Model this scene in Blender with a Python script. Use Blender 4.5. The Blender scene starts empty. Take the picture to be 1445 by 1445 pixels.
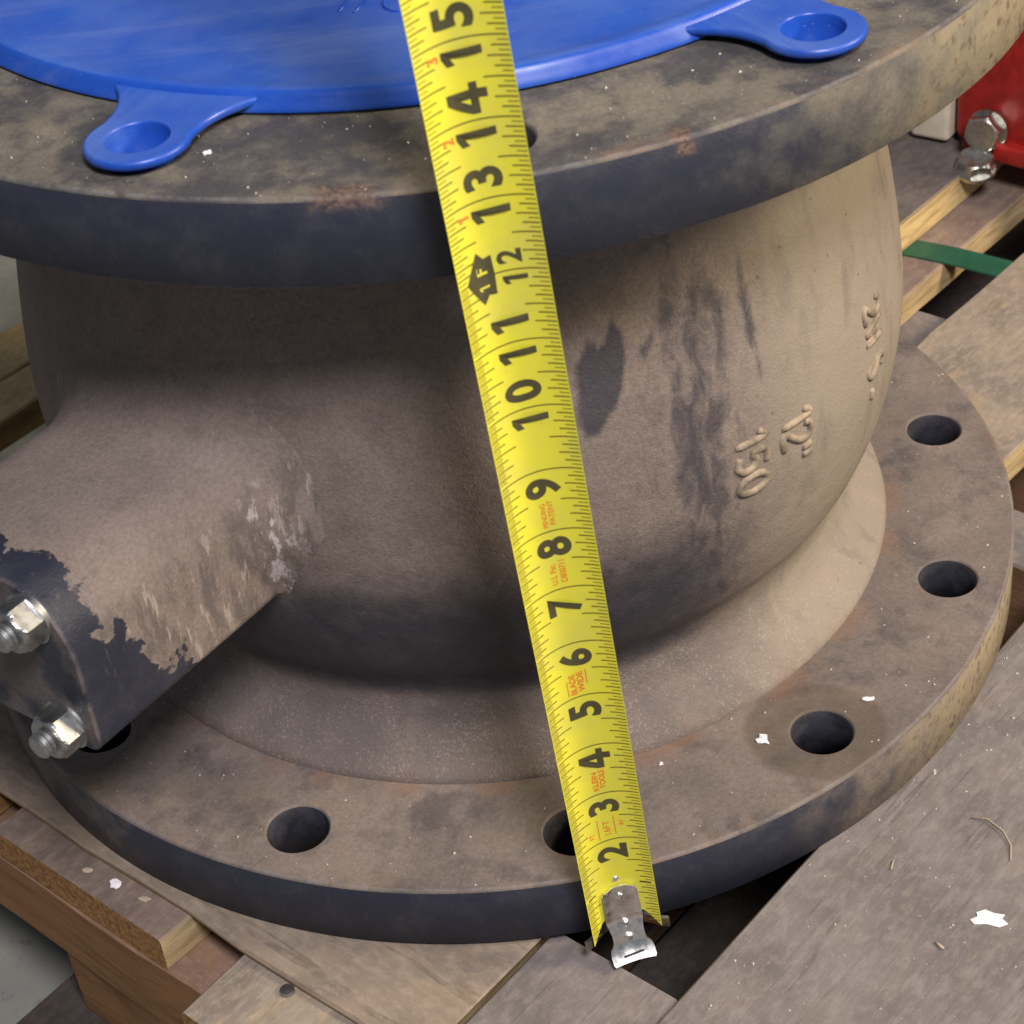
import bpy, bmesh, math, random
import numpy as np
from mathutils import Vector, Matrix

S = 0.0254                       # everything below is laid out in inches, z = 0 under the valve
D = bpy.data
sc = bpy.context.scene
col = sc.collection
random.seed(7)
RNG = np.random.default_rng(7)

# ------------------------------------------------------------------ camera
CAM = np.array([0, -31.0393, 24.8594])
FW = np.array([0.00861857, 0.79340395, -0.60863445])
RT = np.array([0.99123778, -0.08700751, -0.09938486])
UP = np.array([0.13180811, 0.60244491, 0.78720185])
cd = D.cameras.new('camera'); cam = D.objects.new('camera', cd); col.objects.link(cam)
cam.matrix_world = Matrix(((RT[0], UP[0], -FW[0], CAM[0]*S), (RT[1], UP[1], -FW[1], CAM[1]*S),
                           (RT[2], UP[2], -FW[2], CAM[2]*S), (0, 0, 0, 1)))
cd.sensor_width = 36; cd.lens = 2941.854/1445*36
cd.clip_start = 0.02; cd.clip_end = 50
cd.dof.use_dof = True; cd.dof.focus_distance = 33.0*S; cd.dof.aperture_fstop = 28
sc.camera = cam

# ------------------------------------------------------------------ light: a warehouse bay, lamps only
w = D.worlds.new('World'); sc.world = w; w.use_nodes = True
w.node_tree.nodes['Background'].inputs[0].default_value = (0.80, 0.88, 1.0, 1)
w.node_tree.nodes['Background'].inputs[1].default_value = 0.175

def area_lamp(name, az, el, dist, size, power, colr, target=(0, 0, 6)):
    ld = D.lights.new(name, 'AREA'); ld.shape = 'DISK'; ld.size = size*S; ld.energy = power; ld.color = colr
    o = D.objects.new(name, ld); col.objects.link(o)
    a, e = math.radians(az), math.radians(el)
    p = Vector(target) + dist*Vector((math.cos(e)*math.cos(a), math.cos(e)*math.sin(a), math.sin(e)))
    o.location = p*S
    o.rotation_euler = (Vector(target)-p).to_track_quat('-Z', 'Y').to_euler()
    return o
area_lamp('ceiling_lamp', -76, 50, 100, 23, 66, (1.0, 0.93, 0.93))
area_lamp('side_lamp', -12, 34, 95, 24, 60, (1.0, 0.82, 0.57), (4, -2, 6))
sc.cycles.max_bounces = 6; sc.cycles.diffuse_bounces = 3; sc.cycles.glossy_bounces = 3
sc.view_settings.view_transform = 'Standard'; sc.view_settings.look = 'None'
sc.view_settings.gamma = 1; sc.view_settings.exposure = 0; sc.view_settings.use_curve_mapping = False

# ------------------------------------------------------------------ node helper
class NB:
    def __init__(s, name):
        s.m = D.materials.new(name); s.m.use_nodes = True
        s.nt = s.m.node_tree; s.bsdf = s.nt.nodes['Principled BSDF']
        s.co = None
    def n(s, t, **kw):
        x = s.nt.nodes.new(t)
        for k, v in kw.items(): setattr(x, k, v)
        return x
    def put(s, sock, v):
        if hasattr(v, 'is_linked') or isinstance(v, bpy.types.NodeSocket): s.nt.links.new(v, sock)
        elif isinstance(v, (tuple, list)) and len(v) == 3 and sock.type == 'RGBA': sock.default_value = (*v, 1)
        else: sock.default_value = v
    def coords(s, scale=(1, 1, 1), off=(0, 0, 0)):
        if s.co is None: s.co = s.n('ShaderNodeTexCoord')
        mp = s.n('ShaderNodeMapping'); s.nt.links.new(s.co.outputs['Object'], mp.inputs[0])
        mp.inputs['Scale'].default_value = tuple(c/S for c in scale)
        mp.inputs['Location'].default_value = off
        return mp.outputs[0]
    def noise(s, scale, detail=4, rough=.55, st=(1, 1, 1), off=(0, 0, 0), dist=0, color=False):
        t = s.n('ShaderNodeTexNoise'); s.nt.links.new(s.coords(st, off), t.inputs['Vector'])
        t.inputs['Scale'].default_value = scale; t.inputs['Detail'].default_value = min(detail, 2 if scale >= 14 else 3 if scale >= 4 else 5)
        t.inputs['Roughness'].default_value = rough; t.inputs['Distortion'].default_value = dist
        return t.outputs['Color' if color else 'Fac']
    def voro(s, scale, st=(1, 1, 1), feature='F1'):
        t = s.n('ShaderNodeTexVoronoi', feature=feature); s.nt.links.new(s.coords(st), t.inputs['Vector'])
        t.inputs['Scale'].default_value = scale
        return t.outputs['Distance']
    def math(s, op, a, b=0, c=None, clamp=False):
        t = s.n('ShaderNodeMath', operation=op, use_clamp=clamp)
        s.put(t.inputs[0], a); s.put(t.inputs[1], b)
        if c is not None: s.put(t.inputs[2], c)
        return t.outputs[0]
    def ramp(s, v, lo, hi, a=0., b=1.):
        t = s.n('ShaderNodeMapRange', interpolation_type='SMOOTHSTEP')
        s.put(t.inputs['Value'], v); s.put(t.inputs['From Min'], lo); s.put(t.inputs['From Max'], hi)
        t.inputs['To Min'].default_value = a; t.inputs['To Max'].default_value = b
        return t.outputs[0]
    def mix(s, f, a, b, mode='MIX'):
        t = s.n('ShaderNodeMix', data_type='RGBA', blend_type=mode)
        s.put(t.inputs[0], f); s.put(t.inputs[6], a); s.put(t.inputs[7], b)
        return t.outputs[2]
    def attr(s, name):
        return s.n('ShaderNodeAttribute', attribute_name=name).outputs['Fac']
    def xyz(s):
        t = s.n('ShaderNodeSeparateXYZ'); s.nt.links.new(s.coords(), t.inputs[0]); return t.outputs
    def nz(s):
        g = s.n('ShaderNodeNewGeometry'); t = s.n('ShaderNodeSeparateXYZ')
        s.nt.links.new(g.outputs['True Normal'], t.inputs[0]); return t.outputs[2]
    def bump(s, h, strength, dist):
        b = s.n('ShaderNodeBump'); b.inputs['Strength'].default_value = strength
        b.inputs['Distance'].default_value = dist*S
        s.put(b.inputs['Height'], h)
        if s.bsdf.inputs['Normal'].is_linked:
            s.nt.links.new(s.bsdf.inputs['Normal'].links[0].from_socket, b.inputs['Normal'])
        s.nt.links.new(b.outputs[0], s.bsdf.inputs['Normal'])
    def out(s, color=None, rough=None, metal=None, spec=None):
        if color is not None: s.put(s.bsdf.inputs['Base Color'], color)
        if rough is not None: s.put(s.bsdf.inputs['Roughness'], rough)
        if metal is not None: s.put(s.bsdf.inputs['Metallic'], metal)
        if spec is not None: s.put(s.bsdf.inputs['Specular IOR Level'], spec)
        return s.m

BLACK = (0.021, 0.024, 0.040)

def dusty(b, bare, dust_a, dust_b, speck=True):
    """black paint showing through a coat of tan dust; bare = 0..1 socket"""
    big = b.noise(.45, 3); mid = b.noise(2.2, 5, .6)
    dust = b.mix(b.ramp(big, .35, .65), dust_a, dust_b)
    dust = b.mix(b.ramp(mid, .42, .72, 0, .35), dust, tuple(c*.55 for c in dust_a))
    g = b.ramp(b.noise(15, 4, .75), .30, .70)
    dust = b.mix(1.0, dust, b.mix(g, (.87, .87, .87), (1.14, 1.14, 1.14)), 'MULTIPLY')
    if speck:
        sp = b.ramp(b.noise(34, 2, .7), .66, .74)
        dust = b.mix(b.math('MULTIPLY', sp, .45), dust, (.46, .41, .36))
    blk = b.mix(b.ramp(b.noise(1.7, 4, .65), .42, .78), BLACK, (.038, .040, .053))
    blk = b.mix(b.ramp(b.noise(9, 4, .7, st=(1, 1, .3)), .62, .85, 0, .28), blk, (.12, .115, .12))
    c = b.mix(bare, dust, blk)
    r = b.math('MULTIPLY_ADD', bare, -.30, .80)
    return c, r

def cast_bump(b, k=1.0):
    h = b.math('ADD', b.math('MULTIPLY', b.noise(26, 3, .7), .6), b.noise(3.0, 2, .5))
    b.bump(h, .42*k, .06)


def mat_body():
    b = NB('dusty_cast_iron')
    a = b.attr('bare')
    nz = b.noise(3.2, 6, .65, st=(1, 1, .45), dist=.6)
    v = b.math('ADD', a, b.math('MULTIPLY', b.math('SUBTRACT', nz, .5), 1.35))
    v = b.math('MULTIPLY', v, b.ramp(a, .02, .2))
    bare = b.ramp(v, .20, .82)
    st = b.ramp(b.noise(1.3, 5, .6, st=(1, 1, .3), off=(4, 2, 0)), .50, .70, 0, .40)
    bare = b.math('MAXIMUM', b.math('MULTIPLY', bare, .80), b.math('MULTIPLY', st, b.ramp(b.attr('right'), 0, 1)))
    bare = b.math('MAXIMUM', bare, b.math('MULTIPLY', b.ramp(b.noise(1.1, 4), .55, .75), .10))
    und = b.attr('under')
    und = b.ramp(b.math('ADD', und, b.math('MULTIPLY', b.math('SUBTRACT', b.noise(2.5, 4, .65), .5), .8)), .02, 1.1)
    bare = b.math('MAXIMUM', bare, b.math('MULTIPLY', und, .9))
    c, r = dusty(b, bare, (.208, .167, .147), (.176, .142, .126))
    c = b.mix(b.ramp(b.attr('right'), 0, 1, 0, .75), c, b.mix(bare, (.31, .265, .208), c))  # right side painted paler and warmer, as the warm light leaves it
    pit = b.math('MULTIPLY', b.ramp(b.voro(3.4), .13, .06), b.ramp(b.noise(2.2, 2, off=(9, 9, 1)), .44, .56))
    c = b.mix(b.math('MULTIPLY', pit, .6), c, (.085, .07, .065))
    rust = b.math('MULTIPLY', b.ramp(b.noise(1.4, 4, .7), .40, .66), b.attr('rust'))
    c = b.mix(b.math('MULTIPLY', rust, .5), c, (.21, .105, .055))
    big_ = b.noise(1.3, 3, .6)
    grime_shade = b.math('MULTIPLY', b.ramp(b.xyz()[2], 2.9, 2.3), b.ramp(b.noise(1.1, 5, .65, off=(5, 0, 3)), .30, .62, .25, .75))
    c = b.mix(b.math('MULTIPLY', grime_shade, b.ramp(b.attr('right'), 0, 1, 1, .2)), c, (.115, .10, .098))  # front of the hub darkened in the colour, standing in for weaker light
    sand = b.math('MULTIPLY', b.ramp(b.xyz()[2], 2.9, 2.2), b.ramp(b.math('ADD', b.noise(19, 3, .7), b.math('MULTIPLY', b.math('SUBTRACT', big_, .5), .35)), .56, .74))
    c = b.mix(b.math('MULTIPLY', sand, .34), c, (.42, .37, .34))
    cast_bump(b)
    return b.out(c, r, spec=.35)

def mat_flange(upper):
    b = NB('upper_flange_paint' if upper else 'lower_flange_paint')
    x, y, z = b.xyz()
    az = b.math('MULTIPLY', b.math('ARCTAN2', y, x), 180/math.pi)
    up = b.ramp(b.nz(), .3, .75)
    n1 = b.noise(1.1, 5, .62); n2 = b.noise(5, 5, .65)
    jit = b.math('MULTIPLY', b.math('SUBTRACT', n1, .5), 40)
    azj = b.math('ADD', az, jit)
    if upper:
        rim = b.math('MULTIPLY', b.ramp(azj, -70, -52, 1, 0), b.ramp(azj, -185, -165))
    else:
        rim = b.math('MULTIPLY', b.ramp(azj, -68, -46, 1, 0), b.ramp(azj, -150, -132))
    scuf = b.ramp(b.noise(7, 4, .7, st=(1, 1, .25)), .62, .80, 1, .84)
    rim = b.math('MULTIPLY', rim, scuf)
    if upper:
        topb = b.math('MULTIPLY', b.ramp(n1, .38, .62), .68)
        da, db = (.160, .143, .115), (.105, .096, .082)
    else:
        topb = b.math('MULTIPLY', b.ramp(n1, .48, .70), .40)
        da, db = (.190, .156, .140), (.135, .112, .102)
    bare = b.mix(up, rim, topb)
    bb = b.n('ShaderNodeSeparateColor'); b.nt.links.new(bare, bb.inputs[0]); bare = bb.outputs[0]
    c, r = dusty(b, bare, da, db)
    # right side of the rim: dirty tan metal, with warm glancing light painted in
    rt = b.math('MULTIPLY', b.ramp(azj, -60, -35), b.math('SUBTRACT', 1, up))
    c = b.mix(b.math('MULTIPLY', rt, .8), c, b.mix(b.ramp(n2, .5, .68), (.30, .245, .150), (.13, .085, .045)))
    # rust along the machined edge
    rr = b.math('SQRT', b.math('ADD', b.math('MULTIPLY', x, x), b.math('MULTIPLY', y, y)))
    edge = b.math('MULTIPLY', b.ramp(rr, 9.22, 9.44), up)
    rm = b.math('MULTIPLY', edge, b.ramp(b.noise(1.3, 4, .65, off=(3, 1, 2)), .50, .68))
    c = b.mix(b.math('MULTIPLY', rm, .5), c, (.20, .125, .085))
    ch = b.math('MULTIPLY', b.math('MULTIPLY', b.ramp(rr, 9.42, 9.46), b.ramp(rr, 9.485, 9.47)), b.ramp(n2, .40, .60))
    c = b.mix(b.math('MULTIPLY', ch, .35), c, (.20, .19, .20))  # chamfer line lightened, an edge highlight painted into the colour
    if upper:     # two rust scabs on the front edge
        for azc, wd in ((-97.6, 3.2), (-72.5, 1.3)):
            da_ = b.math('ABSOLUTE', b.math('SUBTRACT', b.math('ADD', az, b.math('MULTIPLY', jit, .12)), azc))
            ms = b.math('MULTIPLY', b.ramp(da_, wd, wd*.5), b.ramp(rr, 9.12, 9.34))
            ms = b.math('MULTIPLY', ms, b.ramp(b.math('ADD', z, b.math('MULTIPLY', n1, .5)), 13.15, 13.32))
            ms = b.math('MULTIPLY', ms, b.ramp(n2, .30, .5))
            c = b.mix(b.math('MULTIPLY', ms, .72), c, b.mix(b.ramp(b.noise(14, 3), .4, .6), (.17, .105, .075), (.07, .045, .040)))
    else:         # oil ring round one bolt hole, rust by the hub
        dx = b.math('SUBTRACT', x, 4.65); dy = b.math('SUBTRACT', y, -7.0)
        dd = b.math('SQRT', b.math('ADD', b.math('MULTIPLY', dx, dx), b.math('MULTIPLY', dy, dy)))
        dd = b.math('ADD', dd, b.math('MULTIPLY', b.math('SUBTRACT', n1, .5), .5))
        ms = b.math('MULTIPLY', b.ramp(dd, 1.22, 1.02), up)
        c = b.mix(b.math('MULTIPLY', ms, .62), c, (.085, .066, .048))
        hub = b.math('MULTIPLY', b.ramp(rr, 7.75, 7.15), b.ramp(b.noise(1.2, 4, .6, off=(8, 3, 0)), .45, .6))
        c = b.mix(b.math('MULTIPLY', hub, .5), c, (.22, .115, .065))
        sm = b.ramp(b.noise(.8, 5, .65, off=(1, 7, 0)), .50, .66)
        c = b.mix(b.math('MULTIPLY', b.math('MULTIPLY', sm, up), .28), c, (.20, .155, .105))
    # inside of the holes stays black
    b.bump(b.math('ADD', b.math('MULTIPLY', b.noise(30, 3, .65), .5), b.noise(4, 2)), .28, .04)
    return b.out(c, r, spec=.4)

def mat_housing():
    b = NB('housing_paint')
    x, y, z = b.xyz()
    n = b.noise(1.5, 6, .62, dist=.4)
    up = b.ramp(b.nz(), .35, .8)
    la = b.math('MULTIPLY_ADD', b.math('SUBTRACT', z, 5.2), .68, 9.15)
    lim = b.math('MULTIPLY_ADD', up, b.math('SUBTRACT', 10.4, la), la)
    v = b.math('SUBTRACT', b.math('ADD', x, b.math('MULTIPLY', b.math('SUBTRACT', n, .5), 2.6)), lim)
    blk = b.ramp(v, -.05, .05)
    endf = b.ramp(x, 11.0, 11.08)
    thin = b.math('MULTIPLY', endf, b.ramp(b.noise(1.1, 4), .40, .56, 0, .55))
    blk = b.math('SUBTRACT', blk, thin, clamp=True)
    strk = b.noise(5, 5, .7, st=(1, 1, .22))
    blk = b.math('MULTIPLY', blk, b.ramp(strk, .60, .72, 1, .75))
    c, r = dusty(b, blk, (.218, .176, .155), (.192, .154, .137))
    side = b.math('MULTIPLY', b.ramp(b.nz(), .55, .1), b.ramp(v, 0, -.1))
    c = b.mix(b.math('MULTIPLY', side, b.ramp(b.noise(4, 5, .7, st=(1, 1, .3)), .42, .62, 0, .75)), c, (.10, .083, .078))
    wh = b.math('MULTIPLY', side, b.ramp(strk, .56, .66))
    c = b.mix(b.math('MULTIPLY', wh, .55), c, (.40, .345, .31))
    # chalky scuff where the side runs into the body
    d1 = b.math('ABSOLUTE', b.math('SUBTRACT', b.math('ADD', x, b.math('MULTIPLY', z, -.15)), 6.42))
    sc1 = b.math('MULTIPLY', b.ramp(d1, .32, .1), b.math('MULTIPLY', side, b.ramp(b.noise(4.5, 4, .7, st=(1, 1, .4)), .50, .62)))
    c = b.mix(b.math('MULTIPLY', sc1, .8), c, (.50, .46, .46))
    cast_bump(b, .8)
    return b.out(c, r, spec=.4)

def mat_wood(name, top_a, top_b, grime_shade=.6, rough_edge=True):
    b = NB(name)
    oi = b.n('ShaderNodeObjectInfo')
    raw = oi.outputs['Color']
    off = b.n('ShaderNodeCombineXYZ'); b.put(off.inputs[0], b.math('MULTIPLY', oi.outputs['Random'], 60)); b.put(off.inputs[1], b.math('MULTIPLY', oi.outputs['Random'], 37))
    def wn(scale, st, detail=5, rough=.6, dist=0):
        t = b.n('ShaderNodeTexNoise'); mp = b.coords(st)
        v = b.n('ShaderNodeVectorMath', operation='ADD'); b.nt.links.new(mp, v.inputs[0]); b.nt.links.new(off.outputs[0], v.inputs[1])
        b.nt.links.new(v.outputs[0], t.inputs['Vector'])
        t.inputs['Scale'].default_value = scale; t.inputs['Detail'].default_value = detail
        t.inputs['Roughness'].default_value = rough; t.inputs['Distortion'].default_value = dist
        return t.outputs['Fac']
    grain = wn(3.2, (.12, 1, 1), 6, .65, .5)
    fine = wn(16, (.06, 1, 1), 3, .6)
    blot = wn(.7, (1, 1, 1), 5, .6)
    c_raw = b.mix(b.ramp(grain, .40, .66, 0, .55), raw, (.13, .065, .025))
    c_raw = b.mix(b.ramp(fine, .5, .7, 0, .35), c_raw, (.10, .055, .028))
    top = b.mix(b.ramp(blot, .36, .64), top_a, top_b)
    top = b.mix(b.ramp(grain, .45, .75, 0, .28), top, tuple(c*.5 for c in top_a))
    top = b.mix(b.ramp(wn(30, (1, 1, 1), 3, .7), .64, .72, 0, .5), top, tuple(min(1, c*1.8) for c in top_a))
    top = b.mix(b.ramp(wn(12, (.05, 1, 1), 2, .5), .66, .72, 0, .3), top, tuple(c*.35 for c in top_a))
    crk = b.ramp(b.math('ABSOLUTE', b.math('SUBTRACT', wn(.9, (.06, 1, 1), 3, .5, .6), .5)), .010, .003)
    crk = b.math('MULTIPLY', crk, b.ramp(wn(.5, (1, 1, 1), 2), .45, .6))
    top = b.mix(b.math('MULTIPLY', crk, .4), top, tuple(c*.22 for c in top_a))
    sp_ = b.ramp(wn(26, (1, 1, 1), 2, .6), .27, .20)
    top = b.mix(b.math('MULTIPLY', sp_, .55), top, tuple(c*.4 for c in top_a))
    top = b.mix(b.ramp(wn(5, (.6, 1, 1), 3, .7), .40, .70, 0, .45), top, tuple(min(1, c*1.45) for c in top_a))
    top = b.mix(b.ramp(wn(1.6, (.5, 1, 1), 5, .65), .52, .62, 0, 1-grime_shade), top, c_raw)
    ns = b.n('ShaderNodeSeparateXYZ'); b.nt.links.new(b.co.outputs['Normal'], ns.inputs[0])
    c_raw = b.mix(b.ramp(b.math('ABSOLUTE', ns.outputs[0]), .6, .9), c_raw, b.mix(b.ramp(wn(9, (1, 1, 1), 4, .7), .4, .62), (.36, .185, .070), (.19, .095, .038)))
    up = b.ramp(b.nz(), .4, .85)
    c = b.mix(up, c_raw, top)
    b.bump(b.math('ADD', b.math('ADD', grain, b.math('MULTIPLY', fine, .4)), b.math('MULTIPLY', wn(24, (1, 1, 1), 3, .7), .4)), .36, .05)
    return b.out(c, .85, spec=.25)

def mat_simple(name, colr, rough, metal=0, var=.0, bump=None, spec=.5):
    b = NB(name)
    c = colr
    if var:
        c = b.mix(b.ramp(b.noise(3, 5, .6), .35, .65), tuple(x*(1-var) for x in colr), tuple(min(1, x*(1+var)) for x in colr))
    if bump: b.bump(b.noise(bump[0], 4, .6), bump[1], bump[2])
    return b.out(c, rough, metal, spec)

def mat_blue():
    b = NB('blue_plastic')
    n = b.noise(.5, 4, .6); st = b.noise(1.2, 4, .6, st=(.25, 1.6, 1))
    c = b.mix(b.ramp(n, .35, .65), (.007, .058, .40), (.010, .075, .44))
    c = b.mix(b.ramp(st, .46, .80, 0, .22), c, (.22, .30, .50))
    c = b.mix(b.ramp(b.noise(26, 3, .7), .70, .76, 0, .5), c, (.45, .50, .62))
    c = b.mix(b.math('MULTIPLY', b.ramp(b.nz(), .9, .99), b.ramp(b.noise(.8, 4, .6, off=(2, 5, 0)), .3, .7, .02, .16)), c, (.22, .31, .46))  # thin dust film on top faces that also paints in the sheen
    r = b.ramp(b.noise(2, 4), .3, .7, .28, .42)
    b.bump(b.noise(1.5, 3), .06, .05); b.bump(b.noise(40, 3), .05, .01)
    return b.out(c, r, spec=.5)

def mat_steel(name, colr, rough, lo=.0):
    b = NB(name)
    n = b.noise(8, 4, .6)
    c = b.mix(b.ramp(n, .4, .7), colr, tuple(x*.75 for x in colr))
    b.bump(b.noise(30, 3), .08, .008)
    return b.out(c, b.ramp(b.noise(5, 3), .3, .7, rough, rough+.16), 1.0)

def mat_yellow():
    b = NB('yellow_blade')
    c = b.mix(b.ramp(b.noise(1.3, 5, .6, st=(1, 1, 1)), .4, .68), (.77, .72, .050), (.68, .645, .085))
    c = b.mix(b.ramp(b.noise(9, 4, .65), .64, .74, 0, .35), c, (.50, .44, .08))
    sp = b.ramp(b.noise(22, 2, .6), .735, .76)
    c = b.mix(b.math('MULTIPLY', sp, .6), c, (.30, .27, .05))
    b.bump(b.noise(40, 2), .03, .006)
    return b.out(c, b.ramp(b.noise(3, 3), .3, .7, .36, .5), spec=.45)

def mat_floor():
    b = NB('concrete_floor')
    c = b.mix(b.ramp(b.noise(.35, 6, .65), .35, .65), (.20, .205, .185), (.27, .27, .245))
    c = b.mix(b.ramp(b.noise(2.2, 5, .65), .58, .72, 0, .6), c, (.10, .10, .095))
    b.bump(b.noise(9, 4, .6), .2, .03)
    return b.out(c, .75)

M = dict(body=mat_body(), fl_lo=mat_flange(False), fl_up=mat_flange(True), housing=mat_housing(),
         mark=mat_simple('worn_casting', (.25, .20, .145), .7, var=.4, bump=(20, .2, .02)), holepaint=mat_simple('hole_paint', (.030, .031, .042), .55, var=.35, bump=(20, .25, .03)), blue=mat_blue(), yellow=mat_yellow(),
         ink=mat_simple('black_ink', (.075, .068, .030), .5, var=.15),
         tick=mat_simple('tick_ink', (.16, .135, .022), .5),
         red_ink=mat_simple('red_ink', (.80, .17, .03), .5),
         steel=mat_steel('bright_steel', (.92, .92, .92), .22),
         zinc=mat_steel('zinc_plate', (.62, .62, .58), .26),
         nutzinc=mat_steel('dull_zinc', (.43, .44, .44), .34),
         darkmetal=mat_simple('dark_metal', (.035, .035, .04), .45, .6),
         slot=mat_simple('slot_black', (.01, .01, .01), .7),
         wood=mat_wood('pallet_wood', (.190, .168, .162), (.142, .127, .124), .94),
         wood_pale=mat_wood('pale_wood', (.275, .232, .19), (.195, .165, .142), .74),
         wood_new=mat_wood('new_wood', (.24, .155, .115), (.20, .125, .09), .6),
         wood_left=mat_wood('lit_wood', (.50, .37, .19), (.40, .29, .15), .6),  # raised tones paint in the light on the far left boards
         wood_dark=mat_wood('gap_shade_wood', (.06, .05, .045), (.04, .034, .03), .95),  # near-black tone stands in for the deep shade below the deck
         wood_red=mat_wood('reddish_wood', (.205, .155, .132), (.150, .113, .098), .85),
         wood_grey=mat_wood('dark_grey_wood', (.125, .108, .104), (.090, .078, .076), .93),
         sheet=mat_wood('thin_sheet', (.26, .21, .165), (.20, .165, .135), .8),
         floor=mat_floor(),
         red=mat_simple('red_paint', (.36, .018, .014), .42, var=.18, bump=(14, .15, .02)),
         cream=mat_simple('cream_plastic', (.66, .60, .47), .5, var=.06),
         green=mat_simple('green_strap', (.012, .085, .050), .42, var=.12, bump=(30, .2, .01)),
         chip=mat_simple('white_chip', (.78, .76, .80), .7, var=.08, bump=(20, .3, .02)),
         grit=mat_simple('pale_grit', (.50, .46, .43), .8, var=.3),
         straw=mat_simple('straw', (.40, .32, .24), .7))

# ------------------------------------------------------------------ mesh helpers (inches in, metres out)
def link(name, me, mat, parent=None, smooth=True):
    o = D.objects.new(name, me); col.objects.link(o)
    if mat: me.materials.append(mat)
    if smooth:
        for p in me.polygons: p.use_smooth = True
    if parent: o.parent = parent
    return o
def from_data(name, V, F, mat, parent=None, smooth=True, M4=None):
    me = D.meshes.new(name); V = np.asarray(V, float)*S
    me.from_pydata(V.tolist(), [], F); me.update()
    o = link(name, me, mat, parent, smooth)
    return o
def from_bm(name, bm, mat, parent=None, smooth=False, angle=None):
    bmesh.ops.recalc_face_normals(bm, faces=bm.faces)
    bmesh.ops.scale(bm, vec=(S, S, S), verts=bm.verts)
    me = D.meshes.new(name); bm.to_mesh(me); bm.free()
    o = link(name, me, mat, parent, smooth)
    if angle is not None: me.set_sharp_from_angle(angle=math.radians(angle))
    return o
def empty(name, loc=(0, 0, 0), rz=0):
    o = D.objects.new(name, None); col.objects.link(o); o.empty_display_size = .02
    o.location = Vector(loc)*S; o.rotation_euler = (0, 0, rz); return o
def tag(o, label=None, cat=None, group=None, kind=None):
    if label: o['label'] = label
    if cat: o['category'] = cat
    if group: o['group'] = group
    if kind: o['kind'] = kind
    return o
def tube(bm, pts, r, n=8, closed=False):
    pts = [Vector(p) for p in pts]; rings = []
    m = len(pts)
    for i, p in enumerate(pts):
        a = pts[(i-1) % m] if (closed or i > 0) else p
        c = pts[(i+1) % m] if (closed or i < m-1) else p
        t = (c-a).normalized()
        s = t.orthogonal().normalized() if i == 0 else (s - t*(s@t)).normalized() if False else (s - t*s.dot(t)).normalized()
        q = t.cross(s)
        rad = r if (closed or 0 < i < m-1) else r*.75
        rings.append([bm.verts.new(p + rad*(math.cos(k*2*math.pi/n)*s + math.sin(k*2*math.pi/n)*q)) for k in range(n)])
    for i in range(m if closed else m-1):
        A, B = rings[i], rings[(i+1) % m]
        for k in range(n): bm.faces.new((A[k], A[(k+1) % n], B[(k+1) % n], B[k]))
    if not closed:
        bm.faces.new(rings[0][::-1]); bm.faces.new(rings[-1])
def lathe(prof, n, a0=0, a1=2*math.pi):
    """prof list of (r,z) -> V,F full turn"""
    V = []; F = []
    th = [a0+(a1-a0)*i/n for i in range(n)]
    for r, z in prof:
        for t in th: V.append((r*math.cos(t), r*math.sin(t), z))
    for j in range(len(prof)-1):
        for i in range(n):
            k = (i+1) % n
            F.append((j*n+i, j*n+k, (j+1)*n+k, (j+1)*n+i))
    return V, F
def pt(az, r, z=0): a = math.radians(az); return (r*math.cos(a), r*math.sin(a), z)

# ------------------------------------------------------------------ setting: floor
fl = from_data('floor', [(-70, -45, -5.6), (70, -45, -5.6), (70, 90, -5.6), (-70, 90, -5.6)], [(0, 1, 2, 3)], M['floor'], smooth=False)
tag(fl, kind='structure')

# ------------------------------------------------------------------ boards
def board(name, c, L, W, T, rz, top, mat, parent=None, raw=(.45, .28, .12), seed=0, ragged=.03):
    """centre c=(x,y), length L along local x, top = z of upper face"""
    rnd = random.Random(seed)
    n = max(6, int(L/1.2)); bm = bmesh.new(); rings = []
    bev = .045
    prof = [(-W/2+bev, 0), (W/2-bev, 0), (W/2, -bev), (W/2, -T+bev), (W/2-bev, -T), (-W/2+bev, -T), (-W/2, -T+bev), (-W/2, -bev)]
    wob = [rnd.gauss(0, 1) for _ in range(40)]
    for i in range(n+1):
        x = -L/2 + L*i/n
        ex = rnd.gauss(0, ragged*.3)
        e1 = ragged*(.6*math.sin(x*.8+wob[0])+.5*rnd.gauss(0, 1)); e2 = ragged*(.6*math.sin(x*.7+wob[1])+.5*rnd.gauss(0, 1))
        zz = ragged*.35*math.sin(x*.5+wob[2])
        ring = []
        for (yy, z) in prof:
            e = e1 if yy < 0 else e2
            ring.append(bm.verts.new((x+(rnd.gauss(0, ragged*.5) if i in (0, n) else 0), yy+(e if yy > 0 else -e), z+(zz if z > -T/2 else 0))))
        rings.append(ring)
    m = len(prof)
    for i in range(n):
        for k in range(m): bm.faces.new((rings[i][k], rings[i+1][k], rings[i+1][(k+1) % m], rings[i][(k+1) % m]))
    bm.faces.new(rings[0]); bm.faces.new(rings[-1][::-1])
    o = from_bm(name, bm, mat, parent)
    o.location = Vector((c[0], c[1], top))*S; o.rotation_euler = (0, 0, rz)
    o.color = (*raw, 1)
    return o
R2 = math.sqrt(2)
def uv_board(name, u0, u1, v0, v1, top, T, along, mat, parent=None, **kw):
    """board given in pallet coordinates u = x-y, v = x+y"""
    uc, vc = (u0+u1)/2, (v0+v1)/2
    c = ((uc+vc)/2, (vc-uc)/2)
    if along == 'v': L, W, rz = (v1-v0)/R2, (u1-u0)/R2, math.pi/4
    else: L, W, rz = (u1-u0)/R2, (v1-v0)/R2, -math.pi/4
    return board(name, c, L, W, T, rz, top, mat, parent, **kw)

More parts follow.
